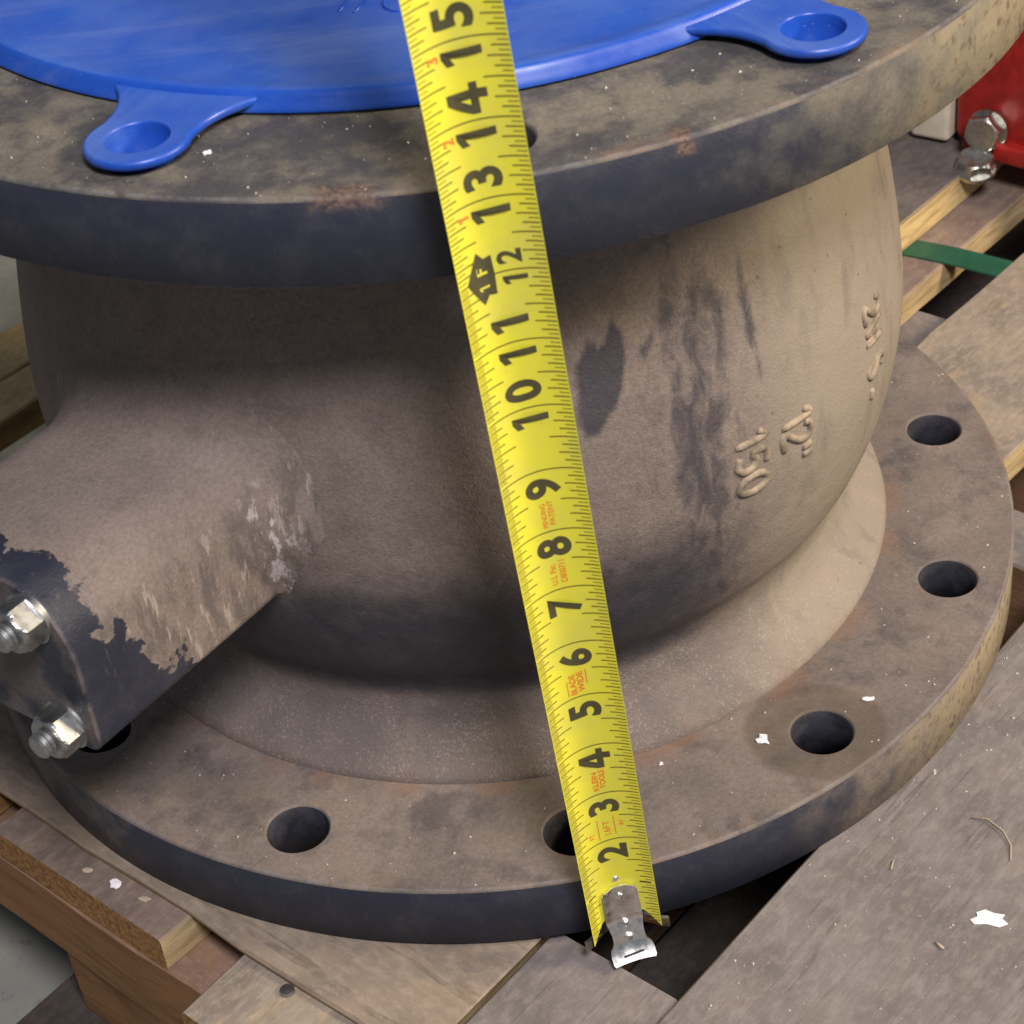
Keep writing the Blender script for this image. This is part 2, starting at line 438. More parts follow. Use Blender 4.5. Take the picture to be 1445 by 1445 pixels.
pallet = empty('wooden_pallet', (0, 0, -5.6))
tag(pallet, 'weathered wooden pallet under the valve, grey deck boards running diagonally with gaps', 'pallet')
pz = 5.6                                # parts keep world heights
def pboard(*a, **k):
    o = uv_board(*a, parent=pallet, **k); o.location.z += pz*S; return o
RAW_O, RAW_Y, RAW_B = (.36, .20, .08), (.52, .40, .22), (.25, .14, .08)
pboard('deck_board', 12.75, 21.0, -24, 40, .0, .75, 'v', M['wood'], raw=RAW_Y, seed=1, ragged=.02)
pboard('deck_board', 3.95, 8.85, -15.6, 40, -.16, .7, 'v', M['wood_pale'], raw=RAW_Y, seed=2, ragged=.045)
pboard('deck_board', -3.9, 2.2, -14.5, 40, -.16, .7, 'v', M['wood_red'], raw=RAW_Y, seed=3, ragged=.03)
pboard('deck_board', -11.6, -5.0, -14.4, 40, -.16, .7, 'v', M['wood'], raw=RAW_O, seed=4)
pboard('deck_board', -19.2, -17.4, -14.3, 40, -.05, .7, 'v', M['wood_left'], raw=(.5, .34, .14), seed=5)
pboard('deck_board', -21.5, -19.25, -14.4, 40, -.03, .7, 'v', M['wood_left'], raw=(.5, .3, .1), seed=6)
for i, (v0, v1) in enumerate(((-14.55, -12.85), (1.2, 3.3), (8.4, 10.6), (15.7, 17.9))):
    pboard('stringer', -21.5, 22, v0, v1, -.87, 1.7 if i == 0 else 3.3, 'u', M['wood_new'] if i == 0 else M['wood'], raw=(.26, .135, .060) if i == 0 else RAW_B, seed=20+i, ragged=.05)
pboard('stringer_foot', -2.4, 22, -14.5, -12.9, -2.58, 1.6, 'u', M['wood_new'], raw=(.26, .135, .060), seed=27, ragged=.05)
for i, (u0, u1) in enumerate(((-20, -14), (-3.6, 1.6), (2.6, 7.9), (8.1, 12.4), (15.5, 20))):  # middle two added to block the lit floor seen through the gap
    pboard('bottom_board', u0, u1, -16.0, 38, -4.2, .75, 'v', M['wood_dark'], raw=(.10, .06, .04), seed=30+i, ragged=.05)
# nail in the end of a deck board
bm = bmesh.new(); bmesh.ops.create_cone(bm, cap_ends=True, segments=12, radius1=.13, radius2=.11, depth=.06)
nl = from_bm('nail_head', bm, M['nutzinc'], pallet); nl.location = Vector((-4.13, -9.70, -.14+pz))*S

# thin boards the lower flange stands on
o = uv_board('loose_board', -12.0, 9.2, -13.65, -7.0, -.005, .145, 'u', M['sheet'], raw=(.34, .25, .16), seed=41, ragged=.075)
tag(o, 'thin pale board wedged under the left front of the lower flange, frayed outer edge', 'board')
o = uv_board('loose_board', 9.32, 12.68, -18, -9.15, -.13, .6, 'v', M['wood'], raw=(.40, .26, .15), seed=42, ragged=.02)
tag(o, 'short grey board below the tape hook, black gap beside its end', 'board')
# loose board at the back carrying the red part
o = uv_board('loose_board', -3.2, .75, 8, 36, .66, .8, 'v', M['wood_grey'], raw=(.66, .50, .24), seed=43, ragged=.02)
tag(o, 'thick board with bright yellow sawn side lying behind the valve under the red part', 'board')

# green strap across the boards
bm = bmesh.new(); P = []
path = [(-.6, -.155), (.8, -.145), (1.6, -.135), (2.2, -.14), (3.0, -.17), (3.9, -.21), (4.4, -.9), (5.6, -1.4)]
rings = []
for (u_, z) in path:
    v0 = 19.0 + .16*(u_-.8); r = []
    for dv, dz in ((0, 0), (1.0, 0), (1.0, .035), (0, .035)):
        v = v0+dv; r.append(bm.verts.new(((u_+v)/2+dz*.4, (v-u_)/2, z+dz)))
    rings.append(r)
for a, b_ in zip(rings, rings[1:]):
    for k in range(4): bm.faces.new((a[k], a[(k+1) % 4], b_[(k+1) % 4], b_[k]))
bm.faces.new(rings[0]); bm.faces.new(rings[-1][::-1])
tag(from_bm('packing_strap', bm, M['green']), 'flat green plastic strap crossing the boards to the right of the valve', 'strap')

# ------------------------------------------------------------------ the valve
valve = empty('check_valve')
tag(valve, 'dusty black cast iron valve with two bolt flanges standing on the pallet', 'valve')

def catmull(P, per):
    P = [P[0]]+list(P)+[P[-1]]; out = []
    for i in range(1, len(P)-2):
        p0, p1, p2, p3 = [np.array(q, float) for q in P[i-1:i+3]]
        for k in range(per):
            t = k/per
            out.append(.5*((2*p1)+(-p0+p2)*t+(2*p0-5*p1+4*p2-p3)*t*t+(-p0+3*p1-3*p2+p3)*t**3))
    out.append(np.array(P[-2], float)); return out
PROF = [(7.24, 1.15), (7.23, 1.27), (7.15, 1.38), (6.90, 1.56), (6.62, 1.88), (6.50, 2.2), (6.48, 2.5), (6.60, 2.9), (6.95, 3.5), (7.28, 4.5),
        (7.47, 6.0), (7.27, 8.0), (6.87, 10.0), (6.45, 12.0)]
prof = catmull(PROF, 16)
pz_, pr_ = np.array([p[1] for p in prof]), np.array([p[0] for p in prof])
def body_r(z): return float(np.interp(z, pz_, pr_))
NA = 560
V, F = lathe([(p[0], p[1]) for p in prof], NA)
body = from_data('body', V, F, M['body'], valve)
Va = np.array(V); AZ = np.degrees(np.arctan2(Va[:, 1], Va[:, 0])); Z = Va[:, 2]
def inpoly(x, y, poly):
    ins = np.zeros(len(x), bool); d = np.full(len(x), 1e9)
    for (x0, y0), (x1, y1) in zip(poly, poly[1:]+poly[:1]):
        c = ((y0 > y) != (y1 > y)) & (x < (x1-x0)*(y-y0)/((y1-y0) or 1e-9)+x0); ins ^= c
        L2 = (x1-x0)**2+(y1-y0)**2; t = np.clip(((x-x0)*(x1-x0)+(y-y0)*(y1-y0))/L2, 0, 1)
        d = np.minimum(d, np.hypot(x-x0-t*(x1-x0), y-y0-t*(y1-y0)))
    return np.where(ins, d, -d)
PATCH = [  # patches rubbed free of dust: polygon in (azimuth, height), softness, strength
 ([(-78.8, 8.74), (-76.8, 9.15), (-75.7, 8.96), (-73.8, 9.34), (-72.6, 9.06), (-72.9, 8.59), (-74.2, 8.16), (-76.8, 7.69), (-78.9, 7.66), (-79.5, 8.13)], .10, 1.0),
 ([(-66.0, 10.4), (-64.0, 10.4), (-64.2, 9.4), (-59.5, 9.48), (-59.0, 8.88), (-60.2, 7.95), (-61.5, 6.95), (-61.3, 5.81), (-64.7, 5.16), (-69.5, 6.05), (-69.8, 7.27), (-67.8, 8.32), (-69.6, 8.62), (-68.0, 9.4)], .14, .56),
 ([(-67.5, 7.2), (-66.0, 8.4), (-64.8, 7.6), (-63.5, 6.0), (-66, 5.2)], .2, .85),
 ([(-73, 9.6), (-58, 9.8), (-57, 6.5), (-58, 4.5), (-74, 4.2), (-72, 7.0)], 1.0, .48),
 ([(-71.6, 8.81), (-69.1, 8.97), (-68.5, 8.79), (-71.0, 8.57)], .06, .7),
 ([(-70.6, 6.0), (-62.9, 6.05), (-57.5, 4.59), (-56, 3.2), (-65.0, 2.7), (-76, 2.9), (-77, 4.84), (-71.4, 5.29)], .6, .62),
 ([(-56.0, 9.59), (-55.4, 9.02), (-55.7, 8.26), (-55.1, 7.41), (-56.1, 7.41), (-57.5, 8.32), (-57.5, 9.09)], .1, .75),
]
bare = np.zeros(len(Z))
for poly, soft, k in PATCH:
    m = [(a*7.3/57.3, z) for a, z in poly]
    sd = inpoly(AZ*7.3/57.3, Z, m)
    bare = np.maximum(bare, k*np.clip(.5+sd/(2*soft), 0, 1))
at = body.data.attributes.new('bare', 'FLOAT', 'POINT'); at.data.foreach_set('value', bare.astype('f'))
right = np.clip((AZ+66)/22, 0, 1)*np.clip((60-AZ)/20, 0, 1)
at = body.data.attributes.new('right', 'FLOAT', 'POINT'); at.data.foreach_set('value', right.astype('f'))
def sst(x, a, b_): t = np.clip((x-a)/(b_-a), 0, 1); return t*t*(3-2*t)
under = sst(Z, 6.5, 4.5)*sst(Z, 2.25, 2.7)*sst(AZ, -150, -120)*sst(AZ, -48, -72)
at = body.data.attributes.new('under', 'FLOAT', 'POINT'); at.data.foreach_set('value', under.astype('f'))
rust = np.clip((1.50-Z)/.16, 0, 1)*np.clip((-40-AZ)/30, .25, 1)
at = body.data.attributes.new('rust', 'FLOAT', 'POINT'); at.data.foreach_set('value', rust.astype('f'))

def flange(name, z0, z1, mat, phase):
    bm = bmesh.new(); R, ch, n = 9.5, .05, 192
    def ring(r, z, n=n, c=(0, 0), flip=False):
        return [bm.verts.new((c[0]+r*math.cos(2*math.pi*k/n), c[1]+r*math.sin(2*math.pi*k/n), z)) for k in range(n)]
    def loft(A, B):
        m = len(A)
        for k in range(m): bm.faces.new((A[k], A[(k+1) % m], B[(k+1) % m], B[k])).smooth = True
    def cap(outer, inners):
        ed = []
        for rg in [outer]+inners:
            m = len(rg)
            for k in range(m):
                e = bm.edges.get((rg[k], rg[(k+1) % m])) or bm.edges.new((rg[k], rg[(k+1) % m])); ed.append(e)
        bmesh.ops.triangle_fill(bm, use_beauty=True, use_dissolve=False, edges=ed)
    o1 = ring(R-ch, z1); o2 = ring(R, z1-ch); o3 = ring(R, z0+ch); o4 = ring(R-ch, z0)
    loft(o2, o1); loft(o3, o2); loft(o4, o3)
    tops, bots = [], []
    for k in range(12):
        a = math.radians(phase+30*k); c = (8.5*math.cos(a), 8.5*math.sin(a))
        h0 = ring(.535, z1, 40, c); h1 = ring(.50, z1-.035, 40, c); h2 = ring(.50, z0, 40, c)
        loft(h0, h1)
        n0 = len(bm.faces); loft(h1, h2); bm.faces.ensure_lookup_table()
        for q in range(n0, len(bm.faces)): bm.faces[q].material_index = 1
        tops.append(h0); bots.append(h2)
    i1 = ring(6.0, z1, 96); i2 = ring(6.0, z0, 96); loft(i1, i2)
    cap(o1, tops+[i1]); cap(o4, bots+[i2])
    o = from_bm(name, bm, mat, valve); o.data.materials.append(M['holepaint']); return o
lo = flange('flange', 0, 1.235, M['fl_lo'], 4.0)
lo['label'] = 'lower flange with open bolt holes and tan dusty top'
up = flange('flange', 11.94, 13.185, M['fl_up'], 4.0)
up['label'] = 'upper flange with black rim under the blue cover'

# side housing with its bolted end (local x = outwards from the valve axis)
HA = math.radians(-131)
hous = empty('tmp'); D.objects.remove(hous)
def rrect(hw, z0, z1, rt, rb, n=8):
    P = []
    for (cx, cz, r, a0) in ((hw-rt, z1-rt, rt, 0), (-hw+rt, z1-rt, rt, 90), (-hw+rb, z0+rb, rb, 180), (hw-rb, z0+rb, rb, 270)):
        for k in range(n+1):
            a = math.radians(a0+90*k/n); P.append((cx+r*math.cos(a), cz+r*math.sin(a)))
    # crown the top and resample the sides
    Q = []
    for i in range(len(P)):
        a, b_ = np.array(P[i]), np.array(P[(i+1) % len(P)])
        m = max(1, int(np.linalg.norm(b_-a)/.35))
        for k in range(m): Q.append(tuple(a+(b_-a)*k/m))
    return Q
bm = bmesh.new(); rings = []
base = rrect(1.93, 5.18, 7.72, .90, .22)
def crown(yy, z): return .22*(1-(yy/1.93)**2) if z > 6.5 else 0.
NB_ = len(base); onrm = []
for i in range(NB_):
    a, b_ = np.array(base[i-1]), np.array(base[(i+1) % NB_]); t = (b_-a)/np.linalg.norm(b_-a); onrm.append((t[1], -t[0]))
def body_x(yy, z): return math.sqrt(max(.1, body_r(z)**2-yy*yy))
steps = [('f', t) for t in np.linspace(0, 1, 9)]+[('s', t) for t in (.12, .25, .4, .55, .7, .82, .92, .965)]+[('e', .06), ('e', 0)]
for kind, t in steps:
    ring = []
    for (yy, z), (ny, nz_) in zip(base, onrm):
        tz = min(1, max(0, (z-5.2)/1.3)); f = .16+.78*tz*tz*(3-2*tz)
        zc = z+crown(yy, z); th = (1-t)*math.pi/2 if kind == 'f' else 0
        if kind == 'f':
            oy, oz = yy+ny*f*(1-math.cos(th)), zc+nz_*f*(1-math.cos(th))
            ring.append(bm.verts.new((body_x(oy, oz)+f*(1-math.sin(th))-.012*(1-t), oy, oz)))
        else:
            x0 = body_x(yy, zc)+f
            if kind == 's': ring.append(bm.verts.new((x0+(11.04-x0)*t, yy, zc)))
            else: ring.append(bm.verts.new((11.1-t*.35, yy-ny*(.0 if t else .02), zc-nz_*(.0 if t else .02))))
    rings.append(ring)
for a, b_ in zip(rings, rings[1:]):
    m = len(a)
    for k in range(m): bm.faces.new((a[k], a[(k+1) % m], b_[(k+1) % m], b_[k])).smooth = True
bm.faces.new(rings[-1])
hs = from_bm('side_housing', bm, M['housing'], valve); hs.rotation_euler = (0, 0, HA)
hs['label'] = 'square side housing with flaking black paint and zinc nuts on its end'
for p in hs.data.polygons: p.use_smooth = len(p.vertices) == 4
def hexnut(name, parent, loc, af, h, stud, mat, rot, roll=0, thread=.08):
    R = af/2/math.cos(math.pi/6); n = 48
    bm = bmesh.new(); rings = []
    def outline(f):     # f 0 = hexagon, 1 = circle inside it
        P = []
        for k in range(n):
            a = 2*math.pi*k/n+roll
            q = (a-roll) % (math.pi/3)-math.pi/6
            rh = (af/2)/math.cos(q); P.append((min(rh, R*(1-f)+af/2*.96*f) if f else rh, a))
        return P
    for x, f in ((0, 0), (h*.80, 0), (h*.92, .55), (h, 1)):
        rings.append([bm.verts.new((x, r*math.cos(a), r*math.sin(a))) for r, a in outline(f)])
    for a, b_ in zip(rings, rings[1:]):
        for k in range(n): bm.faces.new((a[k], a[(k+1) % n], b_[(k+1) % n], b_[k]))
    bm.faces.new(rings[-1]); bm.faces.new(rings[0][::-1])
    nut = from_bm(name, bm, mat, parent)
    nut.location = Vector(loc)*S; nut.rotation_euler = rot
    bm = bmesh.new(); bmesh.ops.create_cone(bm, cap_ends=True, segments=40, radius1=R*1.10, radius2=R*1.08, depth=.09, matrix=Matrix.Translation((-.02, 0, 0)) @ Matrix.Rotation(math.pi/2, 4, 'Y'))
    from_bm('washer', bm, mat, nut, True, 35)
    if stud:
        prof = []; x = h-.02; k = 0
        while x < h+stud-.04:
            prof.append((.20 if k % 2 else .172, x)); x += thread/2; k += 1
        prof += [(.19, h+stud-.03), (.16, h+stud), (.005, h+stud+.002)]
        V, F = lathe(prof, 28); V = [(z, a, b_) for a, b_, z in V]
        from_data('stud', V, F, mat, nut).data.set_sharp_from_angle(angle=math.radians(35))
    return nut
for (yy, z, roll) in ((1.26, 7.42, .35), (1.36, 5.52, .1)):
    hexnut('nut', hs, (11.12, yy, z), .64, .38, .19, M['nutzinc'], (0, 0, 0), roll)

# raised casting marks: strokes in a 0..w by 0..1 box
GL = {'1': [[(.05, .78), (.28, 1), (.28, 0)]],
      '5': [[(.55, 1), (.12, 1), (.08, .55), (.32, .64), (.54, .48), (.54, .18), (.34, 0), (.05, .1)]],
      '0': [[(.3+.27*math.cos(a), .5+.5*math.sin(a)) for a in [i*math.pi/8 for i in range(16)]]],
      '2': [[(.04, .78), (.16, .97), (.42, .97), (.54, .76), (.45, .5), (.04, .02), (.58, .02)]],
      '"': [[(.08, 1), (.08, .68)], [(.32, 1), (.32, .68)]],
      'W': [[(0, 1), (.15, 0), (.3, .6), (.45, 0), (.6, 1)]],
      'S': [[(.52, .9), (.3, 1), (.1, .85), (.14, .6), (.45, .42), (.52, .18), (.3, 0), (.06, .1)]],
      '-': [[(.05, .25), (.4, .25)]],
      'I': [[(.1, 0), (.1, 1)]]}
def cast_glyph(ch, z_start, az_base, height, name, r=.066, wid=.55):
    bm = bmesh.new()
    for st in GL[ch]:
        closed = ch == '0'; P = []
        for (a, h) in st:
            z = z_start - a*wid; az = az_base + h*height/7.42*57.3
            P.append((az, z))
        if not closed: P = catmull(P, 5)
        tube(bm, [pt(a_, body_r(z_)-.010, z_) for a_, z_ in P], r, 8, closed)
    return from_bm(name, bm, M['mark'], body, True)
z = 6.78
for ch, dz in (('1', .32), ('5', .42), ('0', 0)):
    cast_glyph(ch, z, -60.7, .56, 'raised_numeral'); z -= dz
z = 6.66
for ch, dz in (('1', .25), ('2', .42), ('"', 0)):
    cast_glyph(ch, z, -53.6, .62, 'raised_numeral'); z -= dz
z = 7.3
for ch, dz in (('2', .40), ('W', .62), ('S', .50), ('-', 0)):
    cast_glyph(ch, z, -35.2, .58, 'raised_mark'); z -= dz

# ------------------------------------------------------------------ blue flange cover
cover = empty('flange_cover', (0, 0, 13.185))
tag(cover, 'glossy blue plastic flange cover with bolt lugs lying on the upper flange', 'cover')
zb = .0
prof = [(7.32, .015), (7.40, .03), (7.41, .07), (7.36, .16), (7.30, .25), (7.24, .285), (7.12, .285), (6.9, .25), (6.2, .235), (4, .225), (2, .22), (.02, .22)]
V, F = lathe(catmull(prof, 5), 240)
disc = from_data('disc', V, F, M['blue'], cover)
def lug(az):
    """ear with hole: outline in local (x outward from the axis, y sideways)"""
    bm = bmesh.new(); n = 64
    out = []
    xc, ro = 8.5, .66
    pts = []
    # from the disc edge, concave shoulder, round nose
    def side(sg):
        P = []
        for k in range(13):
            t = k/12
            P.append((6.92 + (8.26-6.92)*t, sg*(1.42*(1-t)**2.4+.62*(1-(1-t)**2.4))))
        return P
    s1 = side(-1); s2 = side(1)[::-1]
    arc = [(xc+ro*math.cos(a), ro*math.sin(a)) for a in np.linspace(-1.9, 1.9, 33)]
    pts = s1+arc+s2
    m = len(pts)
    def rg(off, z):
        c = np.array(pts); r = []
        for i in range(m):
            t = c[min(i+1, m-1)]-c[max(i-1, 0)]; t = t/np.linalg.norm(t); nr = np.array([t[1], -t[0]])
            q = c[i]+nr*off; r.append(bm.verts.new((q[0], q[1], z)))
        return r
    A, B, C_, D_, E_ = rg(-.03, .09), rg(.015, .12), rg(.02, .17), rg(.005, .212), rg(-.025, .222)
    hole = lambda r, z: [bm.verts.new((xc+r*math.cos(2*math.pi*k/48), r*math.sin(2*math.pi*k/48), z)) for k in range(48)]
    h0, h1, h2, h3 = hole(.432, .2215), hole(.42, .222), hole(.405, .19), hole(.385, -1.0)
    def loft(P, Q, cl):
        k_ = len(P)
        for k in range(k_ if cl else k_-1): bm.faces.new((P[k], P[(k+1) % k_], Q[(k+1) % k_], Q[k])).smooth = True
    for P, Q in ((A, B), (B, C_), (C_, D_), (D_, E_)): loft(P, Q, False)
    loft(h0, h1, True); loft(h1, h2, True); loft(h2, h3, True)
    ed = [bm.edges.get((E_[k], E_[k+1])) for k in range(m-1)]+[bm.edges.new((E_[-1], E_[0]))]
    ed += [bm.edges.get((h0[k], h0[(k+1) % 48])) for k in range(48)]
    bmesh.ops.triangle_fill(bm, use_beauty=True, use_dissolve=False, edges=ed)
    bm.faces.new(h3)
    o = from_bm('lug', bm, M['blue'], cover); o.rotation_euler = (0, 0, math.radians(az))
    # the plug under the ear that drops into the bolt hole
    V, F = lathe([(.47, -1.05), (.47, .05), (.49, .10), (.40, .10)], 40); V = [(a+xc, b_, z) for a, b_, z in V]
    from_data('plug', V, F, M['blue'], o)
    return o
for k in range(6): lug(-116+60*k)
# embossed marks near the frame's top edge
for P, cl in (([(-1.17, -4.75, .226), (-1.05, -4.42, .226)], False), ([(-.97, -4.84, .226), (-.81, -4.50, .226)], False),
              ([(-.32+.24*math.cos(a), -4.70+.30*math.sin(a), .225) for a in [i*math.pi/10 for i in range(20)]], True)):
    bm = bmesh.new(); tube(bm, P, .03, 8, cl)
    from_bm('raised_mark', bm, M['blue'], disc, True)

# ------------------------------------------------------------------ tape measure blade
TQ = np.array([1.1466, -9.7584, 0.3477])
TD = np.array([-0.05897164, -0.03014125, 0.99780452]); TX = np.array([0.98397775, 0.16671752, 0.06319059]); TN = np.array([0.16825613, -0.9855439, -0.01982671])
HW, SAG = .5392, .2049
def T(s, u, off=0.): return TQ + s*TD + u*HW*TX + (SAG*u*u + off)*TN
tape = empty('tape_measure', tuple(TQ))
tag(tape, 'yellow steel tape measure blade hooked on the lower flange and standing upright', 'tape measure')
tape_m = -TQ
def tp(V): return [np.array(v)-TQ for v in V]
def s_end(u): a = abs(u); return .0 + .34*min(1, max(0, (1-a))/.38)
nu, ns = 24, 60
V = []; F = []
for layer in (0, -.006):
    for j in range(ns+1):
        for i in range(nu+1):
            u = -1+2*i/nu; s0 = s_end(u); s = s0+(27-s0)*j/ns
            V.append(T(s, u, layer))
nn = (nu+1)*(ns+1)
for j in range(ns):
    for i in range(nu):
        a = j*(nu+1)+i; q = (a, a+1, a+nu+2, a+nu+1)
        F.append(q); F.append(tuple(x+nn for x in q[::-1]))
def rim_(a, b_): F.append((a, b_, b_+nn, a+nn))
for i in range(nu): rim_(i+1, i); rim_(ns*(nu+1)+i, ns*(nu+1)+i+1)
for j in range(ns): rim_(j*(nu+1), (j+1)*(nu+1)); rim_((j+1)*(nu+1)+nu, j*(nu+1)+nu)
blade = from_data('blade', tp(V), F, M['yellow'], tape); blade.data.set_sharp_from_angle(angle=math.radians(50))

def strip(V, F, s, u0, u1, wd, off=.0035, seg=6):
    b0 = len(V)
    for k in range(seg+1):
        u = u0+(u1-u0)*k/seg
        V.append(T(s-wd/2, u, off)); V.append(T(s+wd/2, u, off))
    for k in range(seg):
        a = b0+2*k; F.append((a, a+2, a+3, a+1))
V = []; F = []
for k in range(int(16.6*16)+1):
    s = k/16
    if s < .12: continue
    if k % 16 == 0:
        segs = ((-.97, .97, .020, 20),) if s > 1.5 else ((.62, .90, .035, 4), (-.90, -.66, .03, 4))
        for u0, u1, wd, sg in segs:
            VI, FI = [], []; strip(VI, FI, s, u0, u1, wd, seg=sg)
            from_data('inch_line', tp(VI), FI, M['tick'] if s > 1.5 else M['ink'], tape, False)
        continue
    ln = .58 if k % 8 == 0 else .43 if k % 4 == 0 else .33 if k % 2 == 0 else .20
    wd = .020 if k % 2 == 0 else .013
    if s < .75: ln = min(ln, .3)
    strip(V, F, s, .98-ln, .98, wd, seg=4)
    strip(V, F, s, -.98, -.98+ln, wd, seg=4)
    if s < 12: strip(V, F, s+1/32, -.98, -.80, .010, seg=2)
g = from_data('graduation', tp(V), F, M['tick'], tape, False); g['kind'] = 'stuff'

def text_mesh(txt, bold):
    if txt == '1':
        return np.array([(.20, 0), (.42, 0), (.42, 1), (.24, 1), (.0, .88), (.0, .68), (.20, .78)]), [(0, 1, 2, 6), (6, 2, 3), (6, 3, 4, 5)]
    if txt == '4':
        return np.array([(.40, 0), (.64, 0), (.64, .22), (.40, .22), (.82, .22), (.82, .42), (.64, .42), (.40, .42), (.24, .42), (0, .42), (0, .22), (.64, 1), (.38, 1), (.40, .68)]), \
               [(0, 1, 2, 3), (10, 3, 7, 8, 9), (3, 2, 6, 7), (2, 4, 5, 6), (7, 6, 11, 13), (13, 11, 12), (9, 8, 13, 12)]
    if txt == 'F':
        return np.array([(0, 0), (.22, 0), (.22, .42), (.55, .42), (.55, .60), (.22, .60), (.22, .80), (.65, .80), (.65, 1), (0, 1), (.22, 1), (0, .42), (0, .6), (0, .8)]), \
               [(0, 1, 2, 11), (11, 2, 5, 12), (2, 3, 4, 5), (12, 5, 6, 13), (13, 6, 10, 9), (6, 7, 8, 10)]
    if txt == '6':
        P, F = text_mesh('9', bold); return -P, F
    cu = D.curves.new('t', 'FONT'); cu.body = txt; cu.size = 1; cu.offset = bold; cu.resolution_u = 6; cu.fill_mode = 'FRONT'
    ob = D.objects.new('t', cu); col.objects.link(ob)
    dg = bpy.context.evaluated_depsgraph_get(); me = D.meshes.new_from_object(ob.evaluated_get(dg))
    P = np.array([v.co[:2] for v in me.vertices]); F = [tuple(p.vertices) for p in me.polygons]
    D.objects.remove(ob); D.curves.remove(cu); D.meshes.remove(me)
    return P, F
_cache = {}
def tape_text(txt, s_c, u_c, h, wfac=1., bold=.03, mat='ink', name='numeral', off=.004, length=None):
    """text runs up the blade, glyph tops point to its left edge; h = glyph height in inches"""
    if (txt, bold) not in _cache: _cache[(txt, bold)] = text_mesh(txt, bold)
    P, F = _cache[(txt, bold)]
    lo_, hi_ = P.min(0), P.max(0); k = h/(hi_[1]-lo_[1]); kx = length/(hi_[0]-lo_[0]) if length else k*wfac
    V = []
    for x, y in P:
        s = s_c+(x-(lo_[0]+hi_[0])/2)*kx; u = u_c-(y-(lo_[1]+hi_[1])/2)*k/HW
        V.append(T(s, u, off))
    return from_data(name, tp(V), F, M[mat], tape, False)
for N in range(2, 10): tape_text(str(N), N-.275, .03, .46, 1.06, .022 if N == 4 else .038)
for N in range(10, 17):
    t, o_ = str(N)
    if N == 12:
        tape_text(t, N-.13, .30, .29, 1., .03); tape_text(o_, N+.19, .24, .29, 1., .03)
    else:
        tape_text(t, N-.20, .04, .46, 1.0, .05); tape_text(o_, N+.27, .0, .46, 1.04, .022 if N == 14 else .038)
for N in (1, 2, 3): tape_text(str(N), 12+N-.16, -.57, .13, 1.2, .02, 'red_ink')
tape_text('F', 12.10, -.42, .15, 1.1, .0, 'yellow', 'numeral', .008)
tape_text('1', 11.86, -.40, .13, 1.1, .03, 'yellow', 'numeral', .008)
dia = [(12.0, -.78), (12.36, -.46), (12.25, -.32), (12.27, -.14), (12.0, -.12), (11.73, -.14), (11.75, -.32), (11.64, -.46)]
from_data('foot_mark', tp([T(s, u, .005) for s, u in dia]), [tuple(range(len(dia)))], M['ink'], tape, False)
tape_text('KLEIN', 3.27, -.06, .085, 1, .02, 'red_ink', 'small_print', length=.38)
tape_text('TOOLS', 3.29, .14, .085, 1, .02, 'red_ink', 'small_print', length=.38)
tape_text('WIDE', 5.27, .06, .09, 1, .02, 'red_ink', 'small_print', length=.38)
tape_text('BLADE', 5.25, -.15, .09, 1, .02, 'red_ink', 'small_print', length=.38)
tape_text('U.S. Pat.', 7.27, -.10, .085, 1, .006, 'red_ink', 'small_print', length=.36)
tape_text('D800711', 7.30, .14, .085, 1, .006, 'red_ink', 'small_print', length=.38)
tape_text('PENDING', 8.27, -.06, .07, 1, .006, 'red_ink', 'small_print', length=.40)
tape_text('PATENT', 8.30, .12, .07, 1, .006, 'red_ink', 'small_print', length=.40)
tape_text('FT', 2.2, -.42, .08, 1, .006, 'red_ink', 'small_print')
tape_text('IN', 2.33, .42, .07, 1, .006, 'red_ink', 'small_print')
tape_text('16FT', 2.27, .02, .10, 1, 0, 'red_ink', 'small_print', length=.30)
for s0, s1, u in ((2.06, 2.48, -.22), (2.10, 2.50, .24), (5.06, 5.34, -.30), (5.22, 5.48, .22)):
    V = [T(s0, u-.012, .004), T(s1, u-.012, .004), T(s0, u+.012, .004), T(s1, u+.012, .004)]
    from_data('print_rule', tp(V), [(0, 2, 3, 1)], M['red_ink'], tape, False)

# end hook: riveted plate that bends forward, and the wide claw behind
hook = []
path = [(1.00, .045, .16), (.97, .05, .26), (.88, .05, .30), (.60, .05, .31), (.40, .06, .31), (.30, .075, .29), (.22, .11, .27), (.12, .16, .25), (.0, .21, .25), (-.07, .24, .27), (-.12, .27, .32), (-.19, .33, .34), (-.27, .41, .34), (-.30, .44, .32)]
V = []; F = []; nx = 10
def hp(s, x, n): return TQ+s*TD+x*TX+n*TN
for side_ in (0, -.03):
    for (s, n_, hw) in path:
        for i in range(nx+1):
            t = (-1+2*i/nx)*(.92 if s > .3 else 1.0); lip = .05*abs(t)**4 if s > .35 else .035*t*t
            V.append(hp(s, t*hw, n_+side_+lip+(.01 if s > .35 else 0)))
m = nx+1; L = len(path); nn = m*L
for j in range(L-1):
    for i in range(nx):
        a = j*m+i; q = (a, a+m, a+m+1, a+1); F.append(q); F.append(tuple(x+nn for x in q[::-1]))
def rm2(a, b_): F.append((a, b_, b_+nn, a+nn))
for i in range(nx): rm2(i, i+1); rm2((L-1)*m+i+1, (L-1)*m+i)
for j in range(L-1): rm2((j+1)*m, j*m); rm2(j*m+nx, (j+1)*m+nx)
hk = from_data('hook', tp(V), F, M['steel'], tape); hk.data.set_sharp_from_angle(angle=math.radians(40))
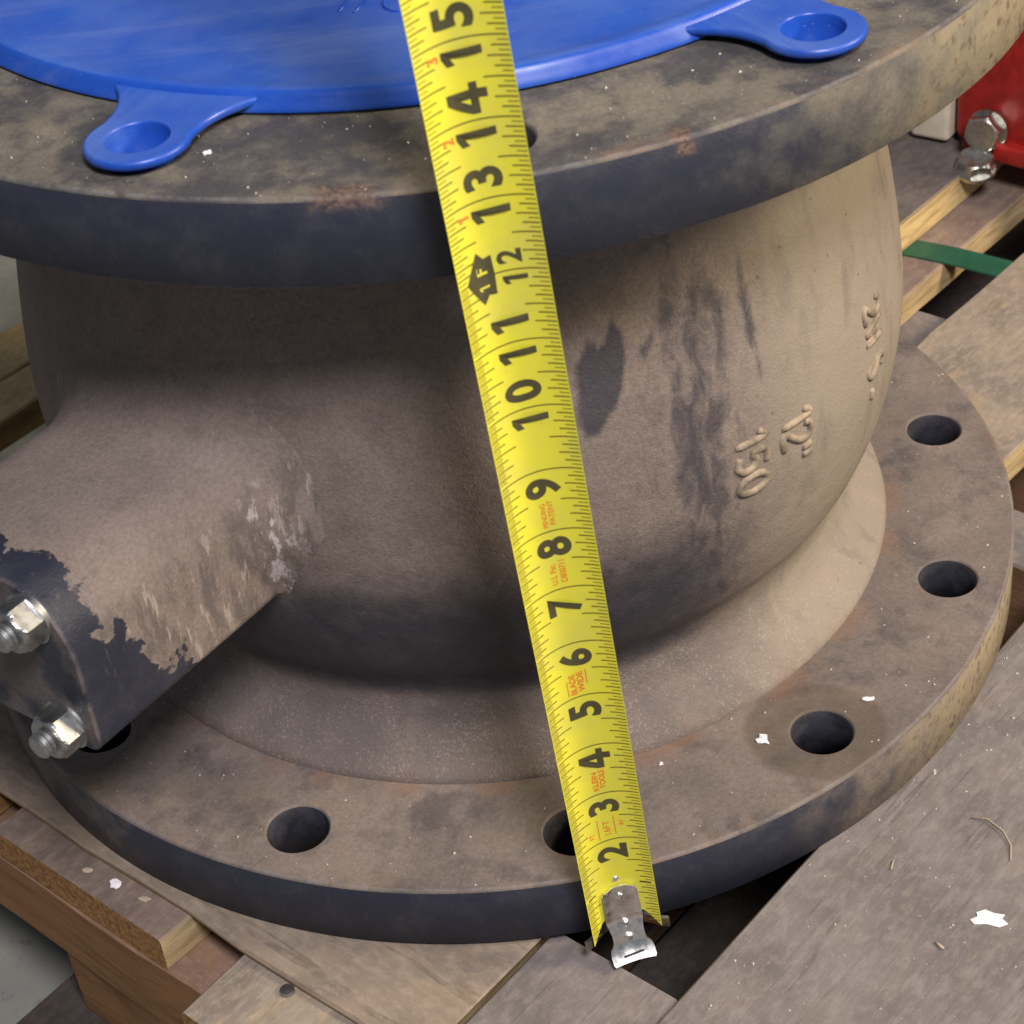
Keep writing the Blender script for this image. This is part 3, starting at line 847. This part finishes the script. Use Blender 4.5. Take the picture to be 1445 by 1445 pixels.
for s, n_, r in ((1.13, .0, .06), (.80, .065, .065), (.22, .125, .06), (.0, .215, .075)):
    bm = bmesh.new(); bmesh.ops.create_uvsphere(bm, u_segments=16, v_segments=10, radius=r)
    for v in bm.verts:
        v.co = Vector(hp(s, 0, n_)-TQ)+Vector(TX)*v.co.x+Vector(TD)*v.co.y+Vector(TN)*v.co.z*.6
    from_bm('rivet', bm, M['steel'], hk, True)
bm = bmesh.new(); q = [hp(-.205, -.15, .372)-TQ, hp(-.19, .17, .36)-TQ, hp(-.215, .17, .382)-TQ, hp(-.23, -.15, .395)-TQ]
bm.faces.new([bm.verts.new(p) for p in q]); from_bm('slot', bm, M['slot'], hk)
# claw: curved plate following the back of the blade and reaching past both edges
V = []; F = []
for (off, s0) in ((-.03, .16), (-.03, -.03), (-.09, -.03), (-.09, .16)):
    for i in range(25):
        u = -1.24+2.48*i/24
        V.append(T(s0-.08, u, off-.06-(.20*max(0, abs(u)-1))-.12*(1-min(1, abs(u)))))
for k in range(4):
    for i in range(24):
        a = k*25+i; b_ = ((k+1) % 4)*25+i; F.append((a, a+1, b_+1, b_))
F.append((0, 25, 50, 75)); F.append((24, 99, 74, 49))
cl = from_data('claw', tp(V), F, M['zinc'], tape, False)

# ------------------------------------------------------------------ red part at the back with its bolts
red = empty('red_machine_part', (12.2, 12.1, .66))
tag(red, 'red painted machine part standing on the boards behind the valve', 'machine part')
def rbox(name, sz, mat, parent, loc, rz=0, bev=.12, seg=3):
    bm = bmesh.new(); bmesh.ops.create_cube(bm, size=1); bmesh.ops.scale(bm, vec=sz, verts=bm.verts)
    bmesh.ops.bevel(bm, geom=bm.edges[:], offset=bev, segments=seg, affect='EDGES', profile=.5)
    o = from_bm(name, bm, mat, parent, True, 40); o.location = Vector(loc)*S; o.rotation_euler = (0, 0, rz); return o
RA = math.radians(-45)
rbox('housing', (5.2, 4.4, 6.5), M['red'], red, (-.3+1.84+1.55, .3-1.84+1.55, 3.4), RA, .22, 4)
rbox('foot', (5.0, .6, .45), M['red'], red, (1.75, -1.75, .235), RA, .08)
hexnut('bolt', red, (.28, -.52, .72), .78, .40, 0, M['zinc'], (0, -.1, math.radians(-128)), .3)
hexnut('bolt', red, (-.10, -.98, .02), .76, .34, 0, M['zinc'], (0, math.radians(-78), math.radians(-100)), .2)
cr = rbox('plastic_block', (1.0, 1.25, 2.4), M['cream'], None, (11.75, 13.1, 1.95), math.radians(-38), .14, 4)
tag(cr, 'small cream block with rounded corners behind the valve next to the red part', 'block')

# ------------------------------------------------------------------ chips, straws, grit
def chip(loc, size, rz, seed, label, mat='chip', tilt=.0):
    rnd = random.Random(seed); n = 11; bm = bmesh.new(); A = []; B = []
    for k in range(n):
        a = 2*math.pi*k/n; r = rnd.uniform(.50, 1.12)
        x, y = size[0]/2*r*math.cos(a), size[1]/2*r*math.sin(a); zz = rnd.uniform(0, .02)
        A.append(bm.verts.new((x, y, .012+zz))); B.append(bm.verts.new((x, y, zz-.004)))
    c = bm.verts.new((0, 0, .035))
    for k in range(n):
        q = (k+1) % n; bm.faces.new((A[k], A[q], c)); bm.faces.new((A[k], B[k], B[q], A[q]))
    bm.faces.new(B[::-1])
    o = from_bm('paint_chip', bm, M[mat]); o.location = Vector(loc)*S; o.rotation_euler = (tilt, 0, rz)
    tag(o, label, 'paint chip', 'white paint chips'); return o
chip((3.80, -7.07, 1.24), (.24, .28), .2, 1, 'white paint chip left of the oil-ringed bolt hole on the lower flange')
chip((5.64, -6.48, 1.24), (.26, .17), .1, 12, 'white paint chip right of the oil-ringed bolt hole on the lower flange')
chip((6.63, -10.27, .005), (.66, .34), -.25, 21, 'largest white paint chip, on the grey plank at lower right')
chip((-2.89, -7.9, 13.19), (.15, .10), .3, 14, 'tiny white paint chip on the upper flange beside the blue lug')
chip((-6.97, -7.0, -.14), (.20, .2), .3, 15, 'white crumb on the plank end at lower left', tilt=.2)
chip((2.11, -7.31, 1.24), (.10, .10), .3, 16, 'white speck on the lower flange just right of the tape')
for k, (x_, y_, q, lb) in enumerate(((-7.45, -6.62, .2, 'brown wood crumb left of the white crumb on the plank end'), (-6.45, -7.42, -.5, 'brown wood crumb right of the white crumb on the plank end'))):
    o = chip((x_, y_, -.14), (.26, .13), q, 60+k, lb, 'straw', .15); o.name = 'wood_crumb'; o['category'] = 'wood crumb'; o['group'] = 'wood crumbs'
bm = bmesh.new(); tube(bm, [(6.91, -8.2, .02), (7.15, -8.3, .05), (7.32, -8.6, .05), (7.36, -8.9, .03), (7.27, -9.2, .02)], .014, 6)
tag(from_bm('wood_fibre', bm, M['straw'], None, True), 'thin curved fibre lying on the grey plank at right', 'fibre')
bm = bmesh.new(); tube(bm, [(5.42, -9.05, .02), (5.50, -8.88, .03)], .022, 6)
tag(from_bm('wood_splinter', bm, M['straw'], None, True), 'short straight splinter on the grey plank near the flange rim', 'splinter')
bm = bmesh.new(); tube(bm, [(5.74, -10.60, .03), (5.82, -10.74, .03)], .035, 6)
tag(from_bm('wood_splinter', bm, M['straw'], None, True), 'stubby tan splinter on the grey plank left of the large white chip', 'splinter')

def grit(name, label, n, fn, smin, smax, seed):
    rnd = random.Random(seed); V = []; F = []
    for _ in range(n):
        p = fn(rnd)
        if p is None: continue
        r = smin*(smax/smin)**(rnd.random()**2.2)
        b0 = len(V); a0 = rnd.random()*6.28
        for k in range(3): V.append((p[0]+r*math.cos(a0+2.1*k), p[1]+r*math.sin(a0+2.1*k), p[2]-.002))
        V.append((p[0], p[1], p[2]+r*rnd.uniform(.6, 1.3)))
        F += [(b0, b0+1, b0+3), (b0+1, b0+2, b0+3), (b0+2, b0, b0+3)]
    o = from_data(name, V, F, M['grit'], None, False)
    tag(o, label, 'grit', kind='stuff')
def on_lo(r):
    a = r.uniform(-150, 30); q = r.uniform(7.3, 9.45)
    x, y, _ = pt(a, q)
    for k in range(12):
        hx, hy, _ = pt(4+30*k, 8.5)
        if math.hypot(x-hx, y-hy) < .58: return None
    return (x, y, 1.235)
def on_up(r):
    a = r.uniform(-140, -20); q = r.uniform(7.45, 9.42); x, y, _ = pt(a, q)
    for k in range(12):
        hx, hy, _ = pt(4+30*k, 8.5)
        if math.hypot(x-hx, y-hy) < .7: return None
    return (x, y, 13.185)
def on_a(r):
    u_, v_ = r.uniform(12.9, 19.5), r.uniform(-13, 8); return ((u_+v_)/2, (v_-u_)/2, .0)
grit('dust_grit', 'pale specks of grit scattered on the lower flange top', 300, on_lo, .008, .035, 1)
grit('dust_grit', 'pale specks of grit scattered on the upper flange top', 280, on_up, .007, .026, 2)
grit('dust_grit', 'pale specks of grit scattered on the grey plank', 900, on_a, .007, .04, 3)
